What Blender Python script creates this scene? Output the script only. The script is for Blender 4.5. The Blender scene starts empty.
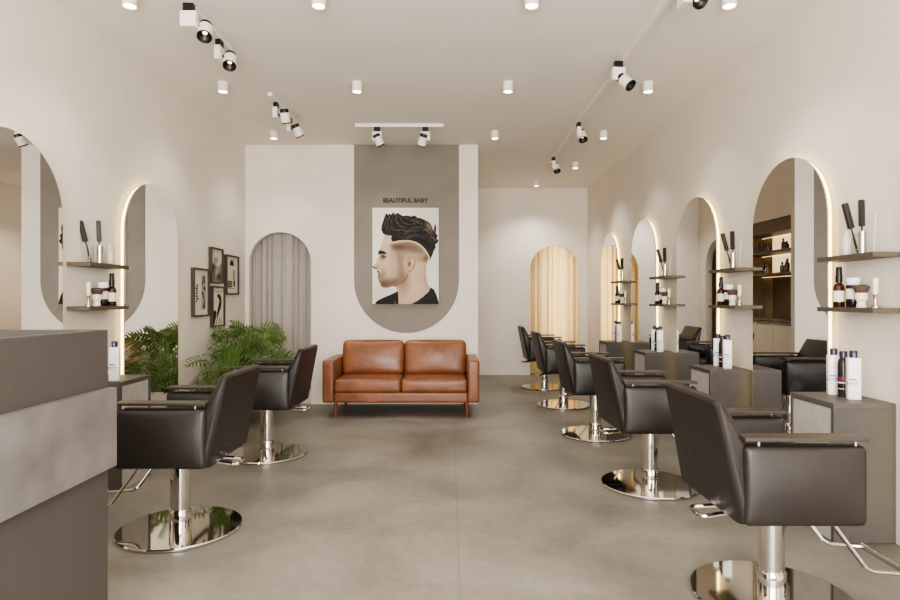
import bpy, bmesh, math, random
import numpy as np
from mathutils import Vector, Matrix
from mathutils.geometry import tessellate_polygon

PI = math.pi
scene = bpy.context.scene
COL = scene.collection

# ------------------------------------------------------------------ helpers
def lin(c):
    out = []
    for v in c[:3]:
        v = v / 255.0
        out.append(v / 12.92 if v <= 0.04045 else ((v + 0.055) / 1.055) ** 2.4)
    return out

def mat(name, rgb, rough=0.5, metal=0.0, var=0.0, vscale=8.0, bump=0.0, bscale=60.0,
        spec=0.5, coat=0.0, trans=0.0, ior=1.45, emit=None, estr=0.0, rvar=0.0, alpha=1.0):
    m = bpy.data.materials.new(name)
    m.use_nodes = True
    nt = m.node_tree
    b = nt.nodes['Principled BSDF']
    c = lin(rgb)
    b.inputs['Base Color'].default_value = (*c, 1)
    b.inputs['Roughness'].default_value = rough
    b.inputs['Metallic'].default_value = metal
    b.inputs['Specular IOR Level'].default_value = spec
    b.inputs['Coat Weight'].default_value = coat
    b.inputs['Transmission Weight'].default_value = trans
    b.inputs['IOR'].default_value = ior
    b.inputs['Alpha'].default_value = alpha
    if emit is not None:
        b.inputs['Emission Color'].default_value = (*lin(emit), 1)
        b.inputs['Emission Strength'].default_value = estr
    tc = nt.nodes.new('ShaderNodeTexCoord')
    if var > 0 or rvar > 0:
        n = nt.nodes.new('ShaderNodeTexNoise')
        n.inputs['Scale'].default_value = vscale
        n.inputs['Detail'].default_value = 6
        nt.links.new(tc.outputs['Object'], n.inputs['Vector'])
        if var > 0:
            r = nt.nodes.new('ShaderNodeValToRGB')
            r.color_ramp.elements[0].position = 0.3
            r.color_ramp.elements[1].position = 0.7
            r.color_ramp.elements[0].color = (*[max(0, x * (1 - var)) for x in c], 1)
            r.color_ramp.elements[1].color = (*[min(1, x * (1 + var)) for x in c], 1)
            nt.links.new(n.outputs['Fac'], r.inputs['Fac'])
            nt.links.new(r.outputs['Color'], b.inputs['Base Color'])
        if rvar > 0:
            mr = nt.nodes.new('ShaderNodeMapRange')
            mr.inputs['From Min'].default_value = 0.3
            mr.inputs['From Max'].default_value = 0.7
            mr.inputs['To Min'].default_value = rough - rvar
            mr.inputs['To Max'].default_value = rough + rvar
            nt.links.new(n.outputs['Fac'], mr.inputs['Value'])
            nt.links.new(mr.outputs['Result'], b.inputs['Roughness'])
    if bump > 0:
        n2 = nt.nodes.new('ShaderNodeTexNoise')
        n2.inputs['Scale'].default_value = bscale
        n2.inputs['Detail'].default_value = 4
        bp = nt.nodes.new('ShaderNodeBump')
        bp.inputs['Strength'].default_value = bump
        bp.inputs['Distance'].default_value = 0.01
        nt.links.new(tc.outputs['Object'], n2.inputs['Vector'])
        nt.links.new(n2.outputs['Fac'], bp.inputs['Height'])
        nt.links.new(bp.outputs['Normal'], b.inputs['Normal'])
    return m

def col_mat(name, rough=0.6):
    m = bpy.data.materials.new(name)
    m.use_nodes = True
    nt = m.node_tree
    b = nt.nodes['Principled BSDF']
    a = nt.nodes.new('ShaderNodeAttribute')
    a.attribute_name = 'Col'
    nt.links.new(a.outputs['Color'], b.inputs['Base Color'])
    b.inputs['Roughness'].default_value = rough
    b.inputs['Specular IOR Level'].default_value = 0.2
    return m

def newbm():
    return bmesh.new()

def obj(name, bm, m, parent=None, smooth=False, loc=None, rot=None, angle=35):
    me = bpy.data.meshes.new(name)
    bm.normal_update()
    bm.to_mesh(me)
    bm.free()
    if smooth:
        for p in me.polygons:
            p.use_smooth = True
        try:
            me.set_sharp_from_angle(angle=math.radians(angle))
        except Exception:
            pass
    if m is not None:
        if isinstance(m, (list, tuple)):
            for x in m:
                me.materials.append(x)
        else:
            me.materials.append(m)
    o = bpy.data.objects.new(name, me)
    COL.objects.link(o)
    if parent is not None:
        o.parent = parent
    if loc is not None:
        o.location = loc
    if rot is not None:
        o.rotation_euler = rot
    return o

def thing(name, label, cat, loc=(0, 0, 0), rotz=0.0, group=None):
    o = bpy.data.objects.new(name, None)
    o.empty_display_size = 0.1
    COL.objects.link(o)
    o.location = loc
    o.rotation_euler = (0, 0, rotz)
    o['label'] = label
    o['category'] = cat
    if group:
        o['group'] = group
    return o

def tag(o, label, cat, group=None):
    o['label'] = label
    o['category'] = cat
    if group:
        o['group'] = group
    return o

def struct(name, bm, m, parent=None, **k):
    o = obj(name, bm, m, parent, **k)
    if parent is None:
        o['kind'] = 'structure'
    return o

def dup(root, loc, rotz, label, group=None):
    r = root.copy()
    COL.objects.link(r)
    r.location = loc
    r.rotation_euler = (0, 0, rotz)
    r['label'] = label
    if group:
        r['group'] = group
    for ch in list(root.children):
        c = ch.copy()
        COL.objects.link(c)
        c.parent = r
        for g in list(ch.children):
            d = g.copy()
            COL.objects.link(d)
            d.parent = c
    return r

def box(bm, x0, x1, y0, y1, z0, z1, r=0.0, seg=2):
    vs = [bm.verts.new((x, y, z)) for x in (x0, x1) for y in (y0, y1) for z in (z0, z1)]
    F = [(0, 1, 3, 2), (4, 6, 7, 5), (0, 4, 5, 1), (2, 3, 7, 6), (0, 2, 6, 4), (1, 5, 7, 3)]
    fs = [bm.faces.new([vs[i] for i in f]) for f in F]
    bmesh.ops.recalc_face_normals(bm, faces=fs)
    if r > 0:
        es = set()
        for f in fs:
            es.update(f.edges)
        bmesh.ops.bevel(bm, geom=list(es), offset=r, segments=seg, profile=0.5, affect='EDGES')

def prism(bm, pts, fn, a, b, r=0.0, seg=2):
    """extrude a 2D outline pts from a to b; fn(p, t)->3D"""
    n = len(pts)
    A = [bm.verts.new(fn(p, a)) for p in pts]
    B = [bm.verts.new(fn(p, b)) for p in pts]
    fs = [bm.faces.new(A), bm.faces.new(list(reversed(B)))]
    for i in range(n):
        j = (i + 1) % n
        fs.append(bm.faces.new([A[j], A[i], B[i], B[j]]))
    bmesh.ops.recalc_face_normals(bm, faces=fs)
    if r > 0:
        es = set()
        for f in fs:
            es.update(f.edges)
        bmesh.ops.bevel(bm, geom=list(es), offset=r, segments=seg, profile=0.5, affect='EDGES')

def lathe(bm, prof, n=32, cx=0, cy=0, M=None, caps=True):
    rings = []
    for (r, z) in prof:
        if r < 1e-6:
            rings.append([bm.verts.new((cx, cy, z))])
        else:
            rings.append([bm.verts.new((cx + r * math.cos(2 * PI * k / n), cy + r * math.sin(2 * PI * k / n), z)) for k in range(n)])
    fs = []
    for A, B in zip(rings[:-1], rings[1:]):
        if len(A) == 1 and len(B) == 1:
            continue
        for k in range(n):
            l = (k + 1) % n
            if len(A) == 1:
                fs.append(bm.faces.new([A[0], B[l], B[k]]))
            elif len(B) == 1:
                fs.append(bm.faces.new([A[k], A[l], B[0]]))
            else:
                fs.append(bm.faces.new([A[k], A[l], B[l], B[k]]))
    if caps and len(rings[0]) > 1:
        fs.append(bm.faces.new(list(reversed(rings[0]))))
    if caps and len(rings[-1]) > 1:
        fs.append(bm.faces.new(rings[-1]))
    bmesh.ops.recalc_face_normals(bm, faces=fs)
    if M is not None:
        vs = [v for R in rings for v in R]
        bmesh.ops.transform(bm, matrix=M, verts=vs)

def tube(bm, pts, r, n=10, closed=False, radii=None):
    pts = [Vector(p) for p in pts]
    N = len(pts)
    rings = []
    up = Vector((0, 0, 1))
    prevx = None
    for i, p in enumerate(pts):
        if closed:
            t = (pts[(i + 1) % N] - pts[i - 1]).normalized()
        else:
            t = (pts[min(i + 1, N - 1)] - pts[max(i - 1, 0)]).normalized()
        if prevx is None:
            ref = up if abs(t.dot(up)) < 0.95 else Vector((1, 0, 0))
            x = t.cross(ref).normalized()
        else:
            x = (prevx - t * prevx.dot(t)).normalized()
        prevx = x
        y = t.cross(x)
        rr = radii[i] if radii else r
        rings.append([bm.verts.new(p + x * rr * math.cos(2 * PI * k / n) + y * rr * math.sin(2 * PI * k / n)) for k in range(n)])
    fs = []
    rng = range(N) if closed else range(N - 1)
    for i in rng:
        A, B = rings[i], rings[(i + 1) % N]
        for k in range(n):
            l = (k + 1) % n
            fs.append(bm.faces.new([A[k], A[l], B[l], B[k]]))
    if not closed:
        fs.append(bm.faces.new(rings[0]))
        fs.append(bm.faces.new(list(reversed(rings[-1]))))
    bmesh.ops.recalc_face_normals(bm, faces=fs)

def arc_pts(pts, rad=0.03, n=5):
    """round the inner corners of a polyline"""
    pts = [Vector(p) for p in pts]
    out = [pts[0]]
    for i in range(1, len(pts) - 1):
        a, b, c = pts[i - 1], pts[i], pts[i + 1]
        d1, d2 = (a - b), (c - b)
        r = min(rad, d1.length * .45, d2.length * .45)
        p, q = b + d1.normalized() * r, b + d2.normalized() * r
        for k in range(n + 1):
            t = k / n
            out.append(p * (1 - t) ** 2 + b * 2 * t * (1 - t) + q * t * t)
    out.append(pts[-1])
    return out

def softbox(bm, c, h, r, n=14, puff=(0, 0, 0), M=None):
    """rounded soft cushion: centre c, half sizes h, radius r, puff = bulge per axis"""
    def coords(H):
        inner = H - r
        a = [-H + r * (1 - math.cos(t * PI / 8)) for t in range(4)]
        m = [-inner + 2 * inner * k / n for k in range(n + 1)]
        return a + m + [-v for v in reversed(a)]
    verts = {}
    def V(p):
        key = tuple(round(q, 5) for q in p)
        if key in verts:
            return verts[key]
        q = [max(-(H - r), min(H - r, v)) for v, H in zip(p, h)]
        d = Vector([a - b for a, b in zip(p, q)])
        pos = Vector(q)
        if d.length > 1e-9:
            # map cube corner to sphere corner
            m = max(abs(x) for x in d)
            pos = pos + d.normalized() * m
        u = [pos[i] / h[i] for i in range(3)]
        s = [1, 1, 1]
        for i in range(3):
            j, k = (i + 1) % 3, (i + 2) % 3
            s[i] = 1 + puff[i] * max(0, 1 - u[j] ** 2) * max(0, 1 - u[k] ** 2)
        pos = Vector([pos[i] * s[i] for i in range(3)]) + Vector(c)
        if M is not None:
            pos = M @ pos
        verts[key] = bm.verts.new(pos)
        return verts[key]
    cs = [coords(H) for H in h]
    fs = []
    for ax in range(3):
        i, j = (ax + 1) % 3, (ax + 2) % 3
        for s in (-1, 1):
            for a in range(len(cs[i]) - 1):
                for b in range(len(cs[j]) - 1):
                    quad = []
                    for (da, db) in ((0, 0), (1, 0), (1, 1), (0, 1)):
                        p = [0, 0, 0]
                        p[ax] = s * h[ax]
                        p[i] = cs[i][a + da]
                        p[j] = cs[j][b + db]
                        quad.append(V(p))
                    if len(set(quad)) == 4:
                        try:
                            fs.append(bm.faces.new(quad))
                        except ValueError:
                            pass
    bmesh.ops.recalc_face_normals(bm, faces=fs)

def arch_outline(x0, x1, z0, ztop, n=28):
    """outline of a round-topped arch, from bottom-left up and round to bottom-right"""
    r = (x1 - x0) / 2
    cx = (x0 + x1) / 2
    cz = ztop - r
    pts = [(x0, z0)]
    for k in range(n + 1):
        a = PI - PI * k / n
        pts.append((cx + r * math.cos(a), cz + r * math.sin(a)))
    pts.append((x1, z0))
    return pts

def poly_face(bm, outline, fn, holes=()):
    loops = [[Vector((p[0], p[1], 0)) for p in outline]] + [[Vector((p[0], p[1], 0)) for p in h] for h in holes]
    flat = [p for l in loops for p in l]
    tris = tessellate_polygon(loops)
    vs = [bm.verts.new(fn((p.x, p.y))) for p in flat]
    for t in tris:
        try:
            bm.faces.new([vs[i] for i in t])
        except ValueError:
            pass

def ribbon(bm, pts, fn0, fn1, closed=False):
    A = [bm.verts.new(fn0(p)) for p in pts]
    B = [bm.verts.new(fn1(p)) for p in pts]
    n = len(pts)
    for i in range(n if closed else n - 1):
        j = (i + 1) % n
        bm.faces.new([A[i], A[j], B[j], B[i]])

# ------------------------------------------------------------------ materials
M_wall = mat('plaster_wall', (224, 217, 207), 0.85, var=0.03, vscale=3, bump=0.06, bscale=140, spec=0.2)
M_ceil = mat('ceiling_paint', (236, 231, 224), 0.9, var=0.015, vscale=2, spec=0.15)
M_greyarch = mat('grey_arch_paint', (132, 126, 118), 0.85, var=0.05, vscale=4, bump=0.05, bscale=140, spec=0.2)
M_dark = mat('dark_laminate', (84, 80, 77), 0.55, var=0.04, vscale=20, bump=0.03, bscale=200, spec=0.35)
M_darktop = mat('dark_laminate_top', (86, 81, 76), 0.5, var=0.05, vscale=25, spec=0.4)
M_counter = mat('counter_laminate', (75, 71, 68), 0.6, var=0.03, vscale=15, spec=0.3)
M_conc = mat('concrete_panel', (106, 102, 100), 0.6, var=0.32, vscale=5, bump=0.06, bscale=40, spec=0.3)
M_panel = mat('light_grey_panel', (172, 168, 163), 0.6, var=0.08, vscale=14, spec=0.3)
M_leather = mat('black_leather', (38, 34, 32), 0.4, var=0.05, vscale=30, bump=0.05, bscale=260, spec=0.48, rvar=0.03)
M_armslab = mat('arm_slab', (56, 50, 45), 0.4, spec=0.5)
M_chrome = mat('chrome', (216, 212, 206), 0.05, metal=1.0)
M_steel = mat('brushed_steel', (190, 187, 182), 0.25, metal=1.0)
M_darkmetal = mat('grey_bracket', (120, 115, 108), 0.35, metal=0.8)
M_sofa = mat('cognac_leather', (122, 77, 51), 0.38, var=0.25, vscale=5, bump=0.6, bscale=10, spec=0.5, rvar=0.06)
M_sofaleg = mat('walnut_leg', (112, 62, 42), 0.45, var=0.15, vscale=30)
M_mirror = mat('mirror_glass', (240, 240, 240), 0.0, metal=1.0)
M_mirback = mat('mirror_back', (225, 215, 195), 0.6)
M_led = mat('led_strip', (255, 226, 165), 0.5, emit=(255, 232, 150), estr=5.5)
M_white = mat('white_metal', (232, 228, 222), 0.4, spec=0.4)
M_black = mat('black_plastic', (22, 20, 19), 0.4)
M_lamp = mat('lamp_glow', (255, 244, 225), 0.5, emit=(255, 236, 205), estr=7.0)
M_lamp2 = mat('spot_lens', (255, 244, 225), 0.5, emit=(255, 225, 180), estr=5.0)
M_curtain = mat('grey_curtain', (174, 169, 162), 0.85, var=0.03, vscale=10, spec=0.1)
M_leaf = mat('leaf_green', (90, 110, 62), 0.34, var=0.7, vscale=7, spec=0.45)
_nt = M_leaf.node_tree
_t = _nt.nodes.new('ShaderNodeBsdfTranslucent'); _t.inputs['Color'].default_value = (*lin((140, 162, 84)), 1)
_m = _nt.nodes.new('ShaderNodeMixShader'); _m.inputs['Fac'].default_value = .2
_nt.links.new(_nt.nodes['Principled BSDF'].outputs['BSDF'], _m.inputs[1]); _nt.links.new(_t.outputs['BSDF'], _m.inputs[2])
_nt.links.new(_m.outputs['Shader'], _nt.nodes['Material Output'].inputs['Surface'])
M_stem = mat('stem_green', (104, 136, 70), 0.5, var=0.15, vscale=20)
M_soil = mat('soil', (58, 44, 34), 0.95, var=0.3, vscale=60, bump=0.5, bscale=80)
M_planter = mat('planter_white', (206, 198, 186), 0.6, var=0.03, vscale=10)
M_frame = mat('frame_dark', (66, 58, 51), 0.5, var=0.06, vscale=40)
M_print = col_mat('print_paper', 0.55)
M_letter = mat('lettering', (48, 43, 39), 0.5)
M_amber = mat('amber_glass', (58, 20, 9), 0.08, var=0.1, vscale=20, spec=0.6, coat=0.4)
M_label = mat('paper_label', (226, 219, 206), 0.6, var=0.03, vscale=40)
M_cream = mat('cream_handle', (233, 222, 200), 0.35, coat=0.3)
M_bristle = mat('badger_bristle', (84, 70, 56), 0.8, var=0.35, vscale=60)
M_jarblk = mat('jar_black', (28, 22, 20), 0.25, coat=0.3)
M_glass = mat('clear_glass', (240, 240, 238), 0.02, trans=1.0, ior=1.3)
M_whiteplas = mat('white_plastic', (238, 237, 236), 0.35, coat=0.2)
M_purple = mat('purple_cap', (44, 34, 62), 0.3, coat=0.4)
M_bottleblk = mat('dark_bottle', (56, 52, 50), 0.22, metal=0.5)
M_magenta = mat('magenta_band', (112, 36, 76), 0.4)
M_blue = mat('blue_stripe', (52, 140, 206), 0.4)
M_ink = mat('grey_ink', (26, 26, 30), 0.5)
M_pale = mat('pale_print', (205, 208, 212), 0.5)
M_brush = mat('brush_black', (46, 42, 39), 0.55, var=0.2, vscale=200)
M_walnut = mat('walnut_board', (98, 78, 62), 0.5, var=0.2, vscale=12)
M_brownstone = mat('brown_backing', (178, 158, 134), 0.8, var=0.2, vscale=26, bump=0.2, bscale=60)
M_doorbeige = mat('beige_door', (216, 206, 192), 0.6, var=0.03, vscale=10)
M_cap2 = mat('dark_grey_cap', (66, 60, 64), 0.4)

def mk_floor():
    m = bpy.data.materials.new('polished_concrete')
    m.use_nodes = True
    nt = m.node_tree
    b = nt.nodes['Principled BSDF']
    tc = nt.nodes.new('ShaderNodeTexCoord')
    n1 = nt.nodes.new('ShaderNodeTexNoise'); n1.inputs['Scale'].default_value = 1.1; n1.inputs['Detail'].default_value = 9; n1.inputs['Roughness'].default_value = 0.62
    n1.inputs['Distortion'].default_value = 0.4
    n2 = nt.nodes.new('ShaderNodeTexNoise'); n2.inputs['Scale'].default_value = 22; n2.inputs['Detail'].default_value = 6
    for n in (n1, n2):
        nt.links.new(tc.outputs['Object'], n.inputs['Vector'])
    r1 = nt.nodes.new('ShaderNodeValToRGB')
    r1.color_ramp.elements[0].position = 0.3; r1.color_ramp.elements[1].position = 0.72
    r1.color_ramp.elements[0].color = (*lin((100, 96, 89)), 1)
    r1.color_ramp.elements[1].color = (*lin((146, 141, 131)), 1)
    nt.links.new(n1.outputs['Fac'], r1.inputs['Fac'])
    mx = nt.nodes.new('ShaderNodeMixRGB'); mx.blend_type = 'OVERLAY'; mx.inputs['Fac'].default_value = 0.16
    nt.links.new(r1.outputs['Color'], mx.inputs['Color1'])
    nt.links.new(n2.outputs['Fac'], mx.inputs['Color2'])
    # slab joints
    br = nt.nodes.new('ShaderNodeTexBrick')
    br.offset = 0.0
    br.inputs['Color1'].default_value = (1, 1, 1, 1); br.inputs['Color2'].default_value = (1, 1, 1, 1); br.inputs['Mortar'].default_value = (0.72, 0.72, 0.72, 1)
    br.inputs['Scale'].default_value = 1.0
    br.inputs['Mortar Size'].default_value = 0.003
    br.inputs['Brick Width'].default_value = 2.6
    br.inputs['Row Height'].default_value = 2.6
    mp = nt.nodes.new('ShaderNodeMapping')
    mp.inputs['Location'].default_value = (2.56, 1.0, 0)
    nt.links.new(tc.outputs['Object'], mp.inputs['Vector'])
    nt.links.new(mp.outputs['Vector'], br.inputs['Vector'])
    m2 = nt.nodes.new('ShaderNodeMixRGB'); m2.blend_type = 'MULTIPLY'; m2.inputs['Fac'].default_value = 0.7
    nt.links.new(mx.outputs['Color'], m2.inputs['Color1']); nt.links.new(br.outputs['Color'], m2.inputs['Color2'])
    nt.links.new(m2.outputs['Color'], b.inputs['Base Color'])
    mr = nt.nodes.new('ShaderNodeMapRange')
    mr.inputs['From Min'].default_value = 0.3; mr.inputs['From Max'].default_value = 0.7
    mr.inputs['To Min'].default_value = 0.4; mr.inputs['To Max'].default_value = 0.52
    nt.links.new(n1.outputs['Fac'], mr.inputs['Value']); nt.links.new(mr.outputs['Result'], b.inputs['Roughness'])
    b.inputs['Specular IOR Level'].default_value = 0.35
    bp = nt.nodes.new('ShaderNodeBump'); bp.inputs['Strength'].default_value = 0.04; bp.inputs['Distance'].default_value = 0.01
    nt.links.new(n2.outputs['Fac'], bp.inputs['Height']); nt.links.new(bp.outputs['Normal'], b.inputs['Normal'])
    return m
M_floor = mk_floor()

def mk_curtain_glow():
    m = bpy.data.materials.new('cream_curtain')
    m.use_nodes = True
    nt = m.node_tree
    b = nt.nodes['Principled BSDF']
    b.inputs['Base Color'].default_value = (*lin((234, 218, 186)), 1)
    b.inputs['Roughness'].default_value = 0.9
    t = nt.nodes.new('ShaderNodeBsdfTranslucent')
    t.inputs['Color'].default_value = (*lin((250, 230, 190)), 1)
    mx = nt.nodes.new('ShaderNodeMixShader')
    mx.inputs['Fac'].default_value = 0.55
    nt.links.new(b.outputs['BSDF'], mx.inputs[1]); nt.links.new(t.outputs['BSDF'], mx.inputs[2])
    nt.links.new(mx.outputs['Shader'], nt.nodes['Material Output'].inputs['Surface'])
    return m
M_glowcurtain = mk_curtain_glow()

# ------------------------------------------------------------------ room shell
XL, XR, YB, YF, H = -2.36, 2.20, 6.92, 9.60, 2.99
XC = 0.323            # outer corner of the projecting back wall
Y0, YE = -1.6, 10.3

b = newbm(); box(b, XL - .2, XR + .2, Y0, YE, -.12, 0); struct('floor', b, M_floor)
b = newbm(); box(b, XL - .2, XR + .2, Y0, YE, H, H + .12); struct('ceiling', b, M_ceil)
b = newbm(); box(b, XL - .15, XL, Y0, YE, 0, H); struct('wall_left', b, M_wall)
b = newbm(); box(b, XR, XR + .15, Y0, YE, 0, H); struct('wall_right', b, M_wall)
b = newbm(); box(b, XL, XR, YE - .12, YE, 0, H); struct('wall_light_block', b, M_wall)  # unseen wall added to keep world light out of the niches
# street front behind the camera: a glazed opening between two piers under a header
b = newbm()
box(b, XL, XL + .35, Y0, Y0 + .15, 0, H); box(b, XR - .35, XR, Y0, Y0 + .15, 0, H); box(b, XL + .35, XR - .35, Y0, Y0 + .15, H - .3, H)
struct('wall_front', b, M_wall)

def wall_with_arch(name, s0, s1, arches, fn, depth_fn, rects=()):
    """s along wall, arches: (a0,a1,ztop) open to the floor; fn((s,z))->3D on face, depth_fn on the back of the reveal"""
    out = [(s0, 0)]
    for a in sorted(arches):
        out += arch_outline(a[0], a[1], 0, a[2])
    out += [(s1, 0), (s1, H), (s0, H)]
    holes = []
    b = newbm()
    poly_face(b, out, fn, holes)
    for a in arches:
        ribbon(b, arch_outline(a[0], a[1], 0, a[2]), fn, depth_fn)
    bmesh.ops.recalc_face_normals(b, faces=b.faces)
    return struct(name, b, M_wall)

# projecting back wall with a curtained niche on its left
NX0, NX1, NZ = -2.318, -1.603, 1.984
wall_with_arch('wall_back', XL, XC, [(NX0, NX1, NZ)], lambda p: (p[0], YB, p[1]), lambda p: (p[0], YB + .09, p[1]))
b = newbm(); box(b, XL, NX1 + .15, YB + .34, YB + .38, 0, H); struct('wall_niche_back', b, M_greyarch)
b = newbm(); box(b, NX0 - .04, NX1 + .04, YB + .05, YB + .33, 0, .165); box(b, NX0 - .04, NX1 + .04, YB + .05, YB + .09, .165, .205)
wm = struct('window_1', b, M_planter)
b = newbm(); box(b, NX0 - .02, NX1 + .02, YB + .045, YB + .075, .17, .2); struct('window_rail', b, M_black, wm)
# far wall with the glowing arch
FX0, FX1, FZ = 1.28, 2.064, 2.07
wall_with_arch('wall_far', XC - .1, XR, [(FX0, FX1, FZ)], lambda p: (p[0], YF, p[1]), lambda p: (p[0], YF + .07, p[1]))
# side wall of the projection: alcove and a third arch
AL0, AL1, ALZ = 7.0, 8.3, 2.2
SA0, SA1, SAZ = 8.585, 9.335, 2.1
out = [(YB, 0), (AL0, 0), (AL0, ALZ), (AL1, ALZ), (AL1, 0)] + arch_outline(SA0, SA1, 0, SAZ) + [(YF, 0), (YF, H), (YB, H)]
b = newbm()
f_ = lambda p: (XC, p[0], p[1])
poly_face(b, out, f_)
ribbon(b, arch_outline(SA0, SA1, 0, SAZ), f_, lambda p: (XC - .1, p[0], p[1]))
ribbon(b, [(AL0, 0), (AL0, ALZ), (AL1, ALZ), (AL1, 0)], f_, lambda p: (-.02, p[0], p[1]))
bmesh.ops.recalc_face_normals(b, faces=b.faces)
struct('wall_side', b, M_wall)
b = newbm(); box(b, XC - .42, XC - .38, SA0 - .2, SA1 + .2, 0, H); struct('wall_side_niche_back', b, M_greyarch)
b = newbm(); box(b, -.06, -.021, AL0 - .06, AL1 + .1, 0, H); struct('wall_alcove_back', b, M_brownstone)

# painted grey band ending in a half round, over the sofa
GX0, GX1 = -1.107, .104
gr = (GX1 - GX0) / 2
o_ = [(GX0, H - .001)] + [((GX0 + GX1) / 2 + gr * math.cos(PI + PI * k / 40), .82 + gr + gr * math.sin(PI + PI * k / 40)) for k in range(41)] + [(GX1, H - .001)]
b = newbm(); prism(b, o_, lambda p, t: (p[0], t, p[1]), YB - .004, YB + .001); struct('trim_1', b, M_greyarch)

# curtains
def curtain(name, s0, s1, z0, z1, fn, m, label, seed, amp=.022):
    rnd = random.Random(seed)
    W = s1 - s0
    n = 220
    ph = [(rnd.uniform(0, 6.3), rnd.uniform(.7, 1.3)) for _ in range(4)]
    b = newbm()
    rows = []
    zs = [z0 + (z1 - z0) * k / 10 for k in range(11)]
    for z in zs:
        row = []
        for i in range(n + 1):
            t = i / n
            s = s0 + W * t
            warp = t + .03 * math.sin(2 * PI * t * 2.3 + ph[1][0]) + .012 * math.sin(2 * PI * t * 5 + ph[2][0])
            d = amp * (math.sin(2 * PI * warp * 9 + ph[0][0]) + .45 * math.sin(2 * PI * warp * 17 + ph[1][0] + .3 * math.sin(z * 2)))
            row.append(b.verts.new(fn(s, d * (.8 + .2 * math.sin(z + ph[3][0])), z)))
        rows.append(row)
    for A, B in zip(rows[:-1], rows[1:]):
        for i in range(n):
            b.faces.new([A[i], A[i + 1], B[i + 1], B[i]])
    o = obj(name, b, m, smooth=True, angle=80)
    tag(o, label, 'curtain')
    return o
curtain('curtain', NX0 - .03, NX1 + .03, .21, NZ + .12, lambda s, d, z: (s, YB + .17 + d, z), M_curtain, 'pale grey sheer curtain filling the arched niche beside the picture frames', 3, .017)
curtain('curtain', FX0 - .05, FX1 + .05, .01, FZ + .1, lambda s, d, z: (s, YF + .14 + d, z), M_glowcurtain, 'cream curtain lit from behind in the far arch beyond the row of chairs', 5, .022)
curtain('curtain', SA0 - .04, SA1 + .04, .01, SAZ + .1, lambda s, d, z: (XC - .2 - d, s, z), M_curtain, 'grey curtain in the side arch, seen only in a mirror', 8)

# ------------------------------------------------------------------ shelves alcove, seen in the mirrors
base = thing('base_cabinet', 'beige built-in base cabinet under dark shelves, seen in the big mirror', 'cabinet', (.15, (AL0 + AL1) / 2, 0))
def lb(x0, x1, y0, y1, z0, z1, r=0.0):
    b = newbm(); box(b, x0, x1, y0, y1, z0, z1, r); return b
hw = (AL1 - AL0) / 2 - .002
obj('carcass', lb(-.165, .13, -hw, hw, .002, .93), M_doorbeige, base)
for k in range(3):
    w = 2 * hw / 3
    d = obj('door', lb(.13, .15, -hw + k * w + .003, -hw + (k + 1) * w - .003, .08, .925, .002), M_doorbeige, base)
    obj('handle', lb(.15, .16, -hw + k * w + .04, -hw + (k + 1) * w - .04, .9, .91), M_darkmetal, d)
obj('worktop', lb(-.165, .165, -hw, hw, .93, .96, .003), M_conc, base)
pan = thing('shelf_surround', 'dark walnut shelf surround with a cream panel with added glow inside the alcove', 'shelving', (.1, (AL0 + AL1) / 2, .96))
obj('side_panel', lb(-.115, .2, hw - .03, hw, .001, 1.235), M_brownstone, pan)
obj('side_panel', lb(-.115, .2, -hw, -hw + .03, .001, 1.235), M_walnut, pan)
obj('top_panel', lb(-.115, .2, -hw + .03, hw - .03, 1.08, 1.235), M_walnut, pan)
obj('back_panel', lb(-.115, -.1, -hw + .03, hw - .3, .58, 1.08), mat('cream_panel_glow', (232, 216, 180), .6, emit=(255, 226, 170), estr=1.3), pan)  # glow put into the panel's material so it looks lit
obj('dark_panel', lb(-.115, -.1, -hw + .03, hw - .3, .002, .57), M_walnut, pan)
obj('shelf_board', lb(-.1, .18, -hw + .03, hw - .03, .83, .86), M_walnut, pan)
obj('shelf_board', lb(-.1, .18, -hw + .03, hw - .03, .55, .58), M_walnut, pan)
for z in (.545, .825, 1.075):
    obj('led_strip', lb(-.095, -.088, -hw + .05, hw - .05, z - .001, z + .003), mat('cabinet_led', (255, 220, 160), .5, emit=(255, 220, 160), estr=3), pan)
rnd = random.Random(11)
ab_names = ['amber bottle with black cap', 'small brown dropper bottle', 'short dark jar', 'tall dark bottle']
def lathed(prof, n=20, caps=True):
    b = newbm(); lathe(b, prof, n, caps=caps); return b
kk = 0
for tier, zt in ((0, .86), (1, .58)):
    for y in (.38, .31, .24, -.12, -.19, -.27, -.36):
        h = rnd.uniform(.10, .17)
        r = rnd.uniform(.022, .03)
        tname = 'upper' if tier == 0 else 'lower'
        t = thing('bottle', 'small amber bottle with black cap on the %s lit alcove shelf, seen in mirror' % tname, 'bottle', (.1 + rnd.uniform(0, .06), (AL0 + AL1) / 2 + y, .96 + zt), 0, 'bottles on the %s alcove shelf' % tname)
        obj('bottle_body', lathed([(0, 0), (r, 0), (r, h * .65), (r * .4, h * .76), (r * .4, h * .8)], 14), M_amber, t, smooth=True)
        obj('cap', lathed([(r * .5, h * .8), (r * .5, h), (0, h)], 14), M_black, t, smooth=True)

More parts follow.
